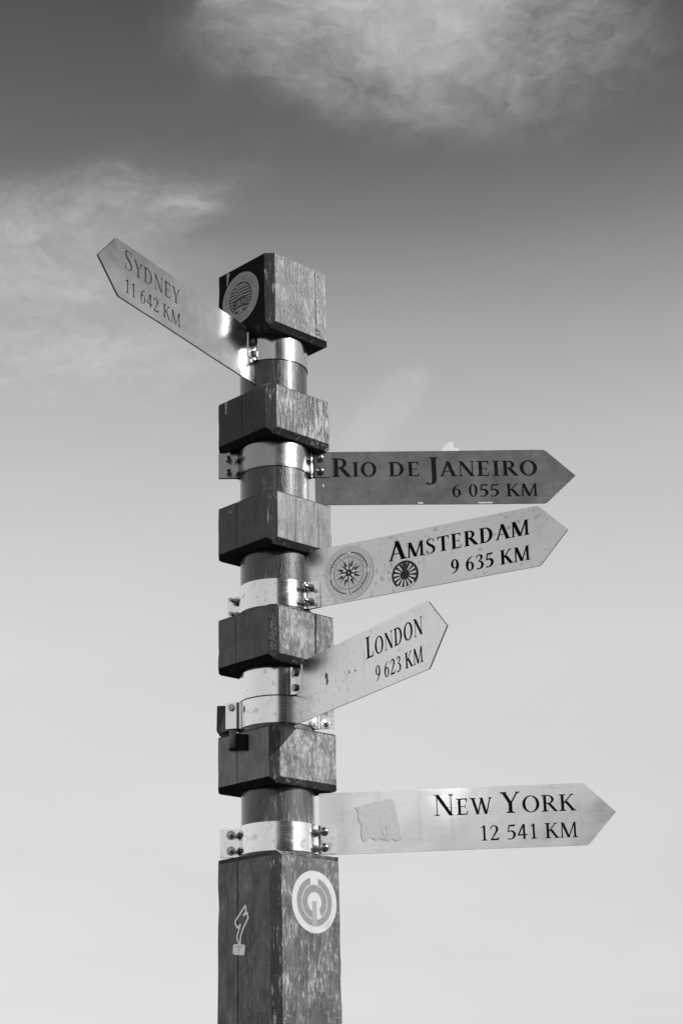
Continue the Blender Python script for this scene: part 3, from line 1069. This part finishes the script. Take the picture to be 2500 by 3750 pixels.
def cyl(name, p0, p1, r, n, material, parent, smooth=True, dome=0.0, r1=None):
    p0, p1 = Vector(p0), Vector(p1)
    d = (p1 - p0).normalized()
    a = d.orthogonal().normalized()
    b = d.cross(a)
    r1 = r if r1 is None else r1
    rings = [(p0, r), (p1, r1)]
    if dome:
        for k in range(1, 5):
            t = R(90 * k / 4.4)
            rings.append((p1 + d * dome * math.sin(t), r1 * math.cos(t)))
    verts, faces = [], []
    for c_, rr in rings:
        for k in range(n):
            t = 2 * math.pi * k / n
            verts.append(c_ + a * rr * math.cos(t) + b * rr * math.sin(t))
    for l in range(len(rings) - 1):
        for k in range(n):
            i, j = l * n + k, l * n + (k + 1) % n
            faces.append((i, j, j + n, i + n))
    faces.append(tuple(reversed(range(n))))
    faces.append(tuple((len(rings) - 1) * n + k for k in range(n)))
    o = link(name, verts, faces, material, parent)
    recalc(o)
    if smooth:
        for p in o.data.polygons:
            p.use_smooth = len(p.vertices) == 4
    return o


def bolt(parent, x, z, y_front, y_back, out_front, style, out_back=.006):
    """bolt through an ear along local Y; -Y is towards the camera"""
    if style == 'thread':
        s = cyl('bolt', (x, y_back + out_back, z), (x, y_front - out_front, z), .0043, 14, M['bolt'], parent)
        nut = cyl('nut', (x, y_front - .0002, z), (x, y_front - .0070, z), .0082, 6, M['bolt'], s, smooth=False)
        bevel(nut, .0008, 1)
        w = cyl('washer', (x, y_front, z), (x, y_front - .0012, z), .0102, 20, M['bolt'], s, smooth=False)
    else:
        s = cyl('bolt', (x, y_back + .016, z), (x, y_front - .004, z), .0036, 14, M['bolt'], parent)
        h_ = cyl('bolt_head', (x, y_front - .0002, z), (x, y_front - .0060, z), .0088, 6 if style == 'hex' else 20, M['bolt'], s, smooth=style != 'hex', dome=0 if style == 'hex' else .006)
    nb = cyl('nut', (x, y_back + .0002, z), (x, y_back + .0065, z), .0078, 6, M['bolt'], s, smooth=False)


def clamp(parent, z0, z1, blade_side, ear, other, style, proud, zoff=.0165, bm_=None):
    bm_ = bm_ or M['band']
    """two half bands; the ears on blade_side (+1 right, -1 left) grip the blade"""
    el, er = (other, ear) if blade_side > 0 else (ear, other)
    f = sheet('clamp_band', half_path(-1, el, er, .0013), z0, z1, TB, bm_, parent)
    b = sheet('clamp_band', half_path(1, el, er, .0045), z0, z1, TB, bm_, parent)
    zc = (z0 + z1) / 2
    for dz_ in (-zoff, zoff):
        bolt(parent, blade_side * (ear - .024), zc + dz_, -.0026, .0058, proud[0], style[0])
        bolt(parent, -blade_side * (other - .024), zc + dz_, -.0026, .0058, proud[1], style[1])


BEND = [0.0]


def bend(u, v):
    """how far the sheet stands off its plane: knocks and bends of a few tenths of a millimetre"""
    k = BEND[0]
    return .0016 * mnoise.noise(Vector((u * 5.0 + k, v * 7.0, k * 1.7))) + .0012 * math.sin(u * 4.0 + k) * (v - .06) / .06


def dense(p, step=.015):
    out = []
    for i in range(len(p)):
        a, b = p[i], p[(i + 1) % len(p)]
        n = max(1, int(math.hypot(b[0] - a[0], b[1] - a[1]) / step))
        out += [(a[0] + (b[0] - a[0]) * t / n, a[1] + (b[1] - a[1]) * t / n) for t in range(n)]
    return out


def blade(parent, outline, lines, material, ink, depth=.0016, thick=.0032, holes=(), bare=True):
    """flat arrow of sheet metal with its lettering cut into the front (front at y = 0, back at y = thick)"""
    BEND[0] += 3.7
    outline = dense(outline)
    us = [p[0] for p in outline]
    extra = [(u_ * .018 + (j_ % 2) * .009, .012 + j_ * .018) for u_ in range(int(min(us) / .018) - 1, int(max(us) / .018) + 2) for j_ in range(7)
             if min(us) + .01 < u_ * .018 < max(us) - .09]
    polys = [outline] + [q for ps in lines for q in ps] + [h for h in holes]
    counts = [1] + [len(ps) for ps in lines] + [len(holes)]
    owner = []
    for k, c_ in enumerate(counts):
        owner += [k] * c_
    v, f, src = cdt(polys, extra)
    nv = len(v)
    hole_id = len(lines) + 1
    cls = []
    for s in src:
        ks = {owner[i] for i in s}
        cls.append(max(ks) if ks else 0)
    # blade: front where class 0, back where no hole
    verts = [(a, bend(a, b), b) for a, b in v] + [(a, thick + bend(a, b), b) for a, b in v]
    faces = []
    e_front, e_back = {}, {}
    for t, k in zip(f, cls):
        if k == 0:
            faces.append(t)
        if k != hole_id:
            faces.append([i + nv for i in reversed(t)])
            for i in range(3):
                a, b = t[i], t[(i + 1) % 3]
                if (b, a) in e_back:
                    del e_back[(b, a)]
                else:
                    e_back[(a, b)] = 1
    for a, b in e_back:
        faces.append([b, a, a + nv, b + nv])
    bl = link('blade', verts, faces, material, parent)
    recalc(bl)
    for li in range(len(lines)):
        fl, edges = [], {}
        for t, k in zip(f, cls):
            if k == li + 1:
                fl.append([i + nv for i in t])
                for i in range(3):
                    a, b = t[i], t[(i + 1) % 3]
                    if (b, a) in edges:
                        del edges[(b, a)]
                    else:
                        edges[(a, b)] = 1
        lv = [(a, bend(a, b), b) for a, b in v] + [(a, depth + bend(a, b), b) for a, b in v]
        nfl = len(fl)
        fl += [[a, b, b + nv, a + nv] for a, b in edges]
        used = sorted({i for t in fl for i in t})
        mp = {o_: n_ for n_, o_ in enumerate(used)}
        # floor is painted, the cut walls stay bare metal
        lt = link('distance_lettering' if li == len(lines) - 1 else 'city_lettering', [lv[i] for i in used], [[mp[i] for i in t] for t in fl], [ink, material], parent,
                  [0] * nfl + [1 if bare else 0] * (len(fl) - nfl))
    return bl


def fB(u, v, w):           # frame on a blade's front
    return (u, bend(u, v) - w - .0004, v)


def arrow(end, sh_t, tip, sh_b, zt, zm, zb, r=.004):
    """blade outline; end = post end"""
    s = 1 if tip > end else -1
    p = [(end, zb), (sh_b - s * r, zb), (sh_b + s * r * .6, zb + r * .75), (tip - s * .003, zm - .003), (tip, zm), (tip - s * .003, zm + .003),
         (sh_t + s * r * .6, zt - r * .75), (sh_t - s * r, zt), (end, zt)]
    return ccw(p)


GRP = 'arrow signs clamped to the post'


def sign(rz, z_base, label):
    return tag(empty('direction_sign', (0, 0, z_base), rz), label, 'sign', GRP)


# --- Sydney: points left and towards the camera
z0 = 1.646 + EYE
s = sign(R(60.75), z0, 'steel arrow sign reading SYDNEY 11 642 KM, topmost on the post')
WT = .85
L1 = text_polys('^SYDNEY', -.5915, -.388, .0735, .0480)
L2 = text_polys('11 642 ^K^M', -.589, -.386, .0195, .0325)
blade(s, arrow(-.0705, -.622, -.684, -.613, .134, .065, 0), [L1, L2], M['blade_a'], M['ink_grey'], .0034, .0045,
      holes=[disc(-.0805, .0125, .0026, n=10), disc(-.0810, .0545, .0026, n=10)])
clamp(s, .0600, .1215, -1, .113, .125, ('hex', 'thread'), (.012, .02), bm_=M['band_grey'])

# --- Rio de Janeiro: points right
z0 = 1.3685 + EYE
s = sign(R(2.5), z0, 'dark tarnished arrow sign reading RIO DE JANEIRO 6 055 KM')
WT = .95
L1 = text_polys('^RIO', .1345, .2390, .0700, .0475)
L1b = text_polys('DE', .2670, .3400, .0700, .0475)
L1c = text_polys('^JANEIRO', .3530, .6170, .0695, .0485)
L2 = text_polys('6 055 ^K^M', .4140, .6165, .0180, .0315)
blade(s, arrow(.0944, .638, .707, .635, .134, .0685, 0), [L1, L1b, L1c, L2], M['blade_c'], M['ink'], .0012, bare=False)
clamp(s, .0690, .1305, 1, .131, .130, ('dome', 'thread'), (.010, .030), bm_=M['band_dull'])
WT = 1.0
fin = [(.3957, .128), (.3957, .138), (.3968, .1452), (.3982, .1405), (.4000, .1395), (.4030, .1490), (.4090, .1550), (.4160, .1575), (.4236, .1580),
       (.4222, .1535), (.4228, .1480), (.4255, .1435), (.4275, .1410), (.4283, .1445), (.4365, .1385), (.4365, .128)]
o = overlay('fin_sticker', lambda u, v, w: (u, .0046 - w, v), [(ccw(fin), 0)], .0010, [M['paper']], s, 0)
o['label'] = 'pale fin shaped sticker sticking up over the top edge'
for u0, u1 in ((.333, .345), (.474, .508)):
    overlay('paint_residue', fB, [(rect(u0, .0008, u1, .0042), 0)], .0004, [M['residue']], s, .0001)
overlay('paint_residue', fB, [(disc(.1135, .0480, .0016, .0042, 12), 0)], .0004, [M['residue']], s, .0001)

# --- Amsterdam: right and towards the camera
z0 = 1.1045 + EYE
s = sign(R(-29.0), z0, 'spotted steel arrow sign reading AMSTERDAM 9 635 KM with two round stickers')
WT = 1.05
L1 = text_polys('^AMSTERDAM', .2920, .6305, .0735, .0445)
L2 = text_polys('9 635 ^K^M', .4430, .6285, .0175, .0325)
blade(s, arrow(.0860, .652, .716, .650, .1345, .0685, 0), [L1, L2], M['blade_b'], M['ink'], .0012, bare=False)
clamp(s, -.0010, .0610, 1, .1170, .128, ('thread', 'thread'), (.030, .028))
WT = 1.0
cx, cy, r0 = .1918, .0655, .0630
reg = [(disc(cx, cy, r0, n=64), 0)]
ro, ri = r0 * .775, r0 * .60
reg += [(q, 1) for q in ring(cx, cy, ro, ro, .0024, .0024, n=60)]
reg += [(q, 2) for q in ring(cx, cy, ri, ri, .0012, .0012, n=60)]
for k in range(16):                      # thin secondary rays
    a = R(90 - 11.25 - 22.5 * k)
    d = Vector((math.cos(a), math.sin(a)))
    p = Vector((-d.y, d.x))
    c0 = Vector((cx, cy))
    reg.append(([tuple(c0 + d * ri * .25 + p * .0004), tuple(c0 + d * ri * .25 - p * .0004), tuple(c0 + d * ri * .95)], 2))
for k in range(16):
    a = R(90 - 22.5 * k)
    d = Vector((math.cos(a), math.sin(a)))
    p = Vector((-d.y, d.x))
    c0 = Vector((cx, cy))
    l = ri * (1.0 if k % 2 == 0 else .92)
    w = .0044 if k % 2 == 0 else .0036
    b = ri * (.22 if k % 2 == 0 else .42)
    reg.append(([tuple(c0 + d * b), tuple(c0 + d * b + p * w), tuple(c0 + d * l)], 2 if k % 2 else 3))
    reg.append(([tuple(c0 + d * b), tuple(c0 + d * l), tuple(c0 + d * b - p * w)], 1))
reg += [(disc(cx, cy, ri * .22, n=24), 2), (disc(cx, cy, ri * .17, n=24), 1), (disc(cx, cy, ri * .05, n=12), 3)]
for ch, a in (('G', 90), ('T', 0), ('A', 270), ('F', 180)):
    bx_, bz_ = cx + ro * .93 * math.cos(R(a)), cy + ro * .93 * math.sin(R(a))
    reg.append((rect(bx_ - .0072, bz_ - .0075, bx_ + .0072, bz_ + .0075), 2))
    reg.append((rect(bx_ - .0067, bz_ - .0070, bx_ + .0067, bz_ + .0070), 3))
    ps, adv = G_(ch)
    reg += [([(bx_ + (gx - adv / 2) * .0115, bz_ + (gy - .5) * .0115) for gx, gy in q], 1) for q in ps]
for wd, a, sp in (('GOOD', 47, 42), ('TIMES', -43, 48), ('ARE', 227, 34), ('FREE', 137, 40)):
    reg += [(q, 2) for q in arc_text(wd, cx, cy, ri * 1.07, r0 * .085, a, sp)]
reg += [(q, 2) for q in ring(cx, cy, r0 * .86, r0 * .86, .0012, .0012, -70, -5, 30)[::2]]
o = overlay('compass_sticker', fB, reg, .0004, [M['film'], M['dark'], M['lines'], M['film_pale']], s, .0002)
o['label'] = 'round compass rose sticker'
cx, cy, r0 = .3318, .0366, .0325
reg = [(disc(cx, cy, r0, n=48), 1)]
reg += [(disc(cx, cy, r0 * .84, n=40), 0)]
for k in range(15):
    a0, a1 = R(90 + 24 * k - 6.2), R(90 + 24 * k + 6.2)
    reg.append(([(cx + r0 * .3 * math.cos(a0), cy + r0 * .3 * math.sin(a0)), (cx + r0 * .86 * math.cos(a0), cy + r0 * .86 * math.sin(a0)),
                 (cx + r0 * .86 * math.cos(a1), cy + r0 * .86 * math.sin(a1)), (cx + r0 * .3 * math.cos(a1), cy + r0 * .3 * math.sin(a1))], 1))
reg += [(q, 0) for q in ring(cx, cy, r0 * 1.0, r0 * 1.0, r0 * .13, r0 * .13, 232, 318, 14)]
reg += [(rect(cx - r0 * .2, cy + r0 * .2, cx + r0 * .2, cy + r0 * .86), 2), (disc(cx, cy, r0 * .36, n=28), 2), (disc(cx, cy, r0 * .29, n=28), 1)]
o = overlay('wheel_sticker', fB, reg, .0004, [M['film_pale'], M['dark'], M['dark_paint']], s, .0002)
o['label'] = 'small black spoked wheel sticker'

# --- London: steeply towards the camera
z0 = .8325 + EYE
s = sign(R(-59.25), z0, 'short looking stained steel arrow sign reading LONDON 9 623 KM')
WT = .95
L1 = text_polys('^LONDON', .3880, .6005, .0735, .0455, .80)
L2 = text_polys('9 623 ^K^M', .4210, .5975, .0190, .0320)
blade(s, arrow(.0810, .624, .684, .616, .1345, .0685, 0), [L1, L2], M['blade_e'], M['ink'], .0012, bare=False)
clamp(s, .0670, .1280, 1, .1165, .118, ('hex', 'hex'), (.006, .010))
WT = 1.0
reg = [(ccw([(.2180, .0800), (.2215, .0860), (.2250, .0815), (.2290, .0800), (.2275, .0720), (.2300, .0650), (.2270, .0590), (.2225, .0570), (.2215, .0640), (.2235, .0700), (.2175, .0740)]), 0)]
overlay('stain', fB, reg, .0002, [M['rust']], s, .0001)
for u, v_, a, b in ((.318, .064, .0011, .004), (.342, .061, .0013, .0028)):
    overlay('stain', fB, [(disc(u, v_, a, b, 10), 0)], .0002, [M['rust']], s, .0001)

# --- New York: right
z0 = .5598 + EYE
s = sign(R(-5.25), z0, 'bright brushed steel arrow sign reading NEW YORK 12 541 KM, lowest on the post')
WT = .80
L1 = text_polys('^NEW', .3390, .4660, .0745, .0460)
L1b = text_polys('^YORK', .4825, .6450, .0745, .0460)
L2 = text_polys('12 541 ^K^M', .4380, .6445, .0175, .0325)
blade(s, arrow(.0905, .663, .728, .666, .1335, .0680, 0), [L1, L1b, L2], M['blade_d'], M['ink'], .0016)
clamp(s, .0020, .0635, 1, .1250, .1268, ('dome', 'thread'), (.008, .022), .0170)
WT = 1.0
torn = [(.1690, .1000), (.1900, .1060), (.2180, .1105), (.2440, .1150), (.2520, .1130), (.2570, .0980), (.2610, .0700), (.2660, .0450), (.2690, .0270), (.2560, .0240),
        (.2480, .0300), (.2400, .0240), (.2370, .0300), (.2360, .0480), (.2345, .0620), (.2325, .0480), (.2300, .0270), (.2210, .0320), (.2120, .0270), (.2020, .0340), (.1960, .0290), (.1850, .0250),
        (.1810, .0420), (.1830, .0600), (.1750, .0760), (.1760, .0900)]
o = overlay('torn_sticker', fB, [(ccw(torn), 0)], .0003, [M['peel']], s, .0001)
o['label'] = 'torn remains of a pale square sticker'
overlay('paint_residue', fB, [(q, 0) for q in stroke([(.2290, .0600), (.2265, .0520), (.2290, .0430), (.2335, .0360), (.2345, .0260)], [.002, .004, .003, .005, .003])], .0003, [M['residue']], s, .0005)

# --- lower clamp of a sign whose arm is gone: splayed ears, a bent plate and a pipe stub
z0 = .8345 + EYE
s = tag(empty('loose_clamp', (0, 0, z0), R(-2.0)), 'armless steel clamp with splayed left ear, bent dark plate and pipe stub', 'clamp')
zl0, zl1 = .0035, .0600
arc = half_path(-1, .118, .093, .0013)
fp = [(-.1110, -.0270), (-.0890, -.0318), (-.0810, -.0300)] + arc[10:]
sheet('clamp_band', fp, zl0, zl1 + .002, TB, M['band'], s)
sheet('clamp_band', half_path(1, .134, .127, .0045), zl0, zl1, TB, M['plate_dull'], s)
for zz in (.016, .048):
    bolt(s, .108, zz, .0030, .0058, .024, 'thread')
pc = Vector((-.0965, -.0302, .0500))
nl = Vector((-.2, -1, 0)).normalized()
bh = cyl('bolt', pc - nl * .004, pc + nl * .0075, .0080, 6, M['bolt'], s, smooth=False)
bevel(bh, .0012, 2)


def slab(name, pts, off, material):
    pv = [Vector(p) for p in pts]
    verts = pv + [p + Vector(off) for p in pv]
    n = len(pv)
    faces = [tuple(range(n)), tuple(reversed(range(n, 2 * n)))] + [(i, i + n, (i + 1) % n + n, (i + 1) % n) for i in range(n)]
    o = link(name, verts, faces, material, s)
    recalc(o)
    bevel(o, .0008, 2)
    return o


zr = .8345
slab('bent_plate', [(-.1335, -.0010, .8975 - zr), (-.1040, -.0010, .8975 - zr), (-.1028, -.0020, .8318 - zr), (-.1101, -.0040, .8167 - zr),
                    (-.1271, -.0030, .8283 - zr), (-.1345, -.0010, .8420 - zr)], (0, .0030, 0), M['dark_paint'])
slab('folded_lip', [(-.1149, -.0130, .8776 - zr), (-.1040, -.0130, .8776 - zr), (-.1040, -.0150, .8380 - zr), (-.1198, -.0130, .8340 - zr), (-.1264, -.0110, .8391 - zr)], (0, .0020, 0), M['grey_paint'])
rot = Matrix.Rotation(R(2.0), 3, 'Z') @ Matrix.Rotation(PSI, 3, 'Z')


def onL(u, v, w):
    q = rot @ Vector((-HB - w, -u, 0))
    return (q.x, q.y, v - zr)


cyl('pipe_stub', onL(-.0224, .7870, .0095), onL(-.0224, .8260, .0095), .0083, 28, M['grey_paint'], s)
Lp = [(-.0170, .8180), (.0185, .8115), (.0185, .7770), (-.0400, .7850), (-.0385, .7890), (-.0170, .7870)]
a_ = [onL(u, v, .0085) for u, v in Lp]
b_ = [onL(u, v, .0003) for u, v in Lp]
slab('black_block', a_, Vector(b_[0]) - Vector(a_[0]), M['black_slab'])  # L-shaped matte black slab beside and below the pipe stub
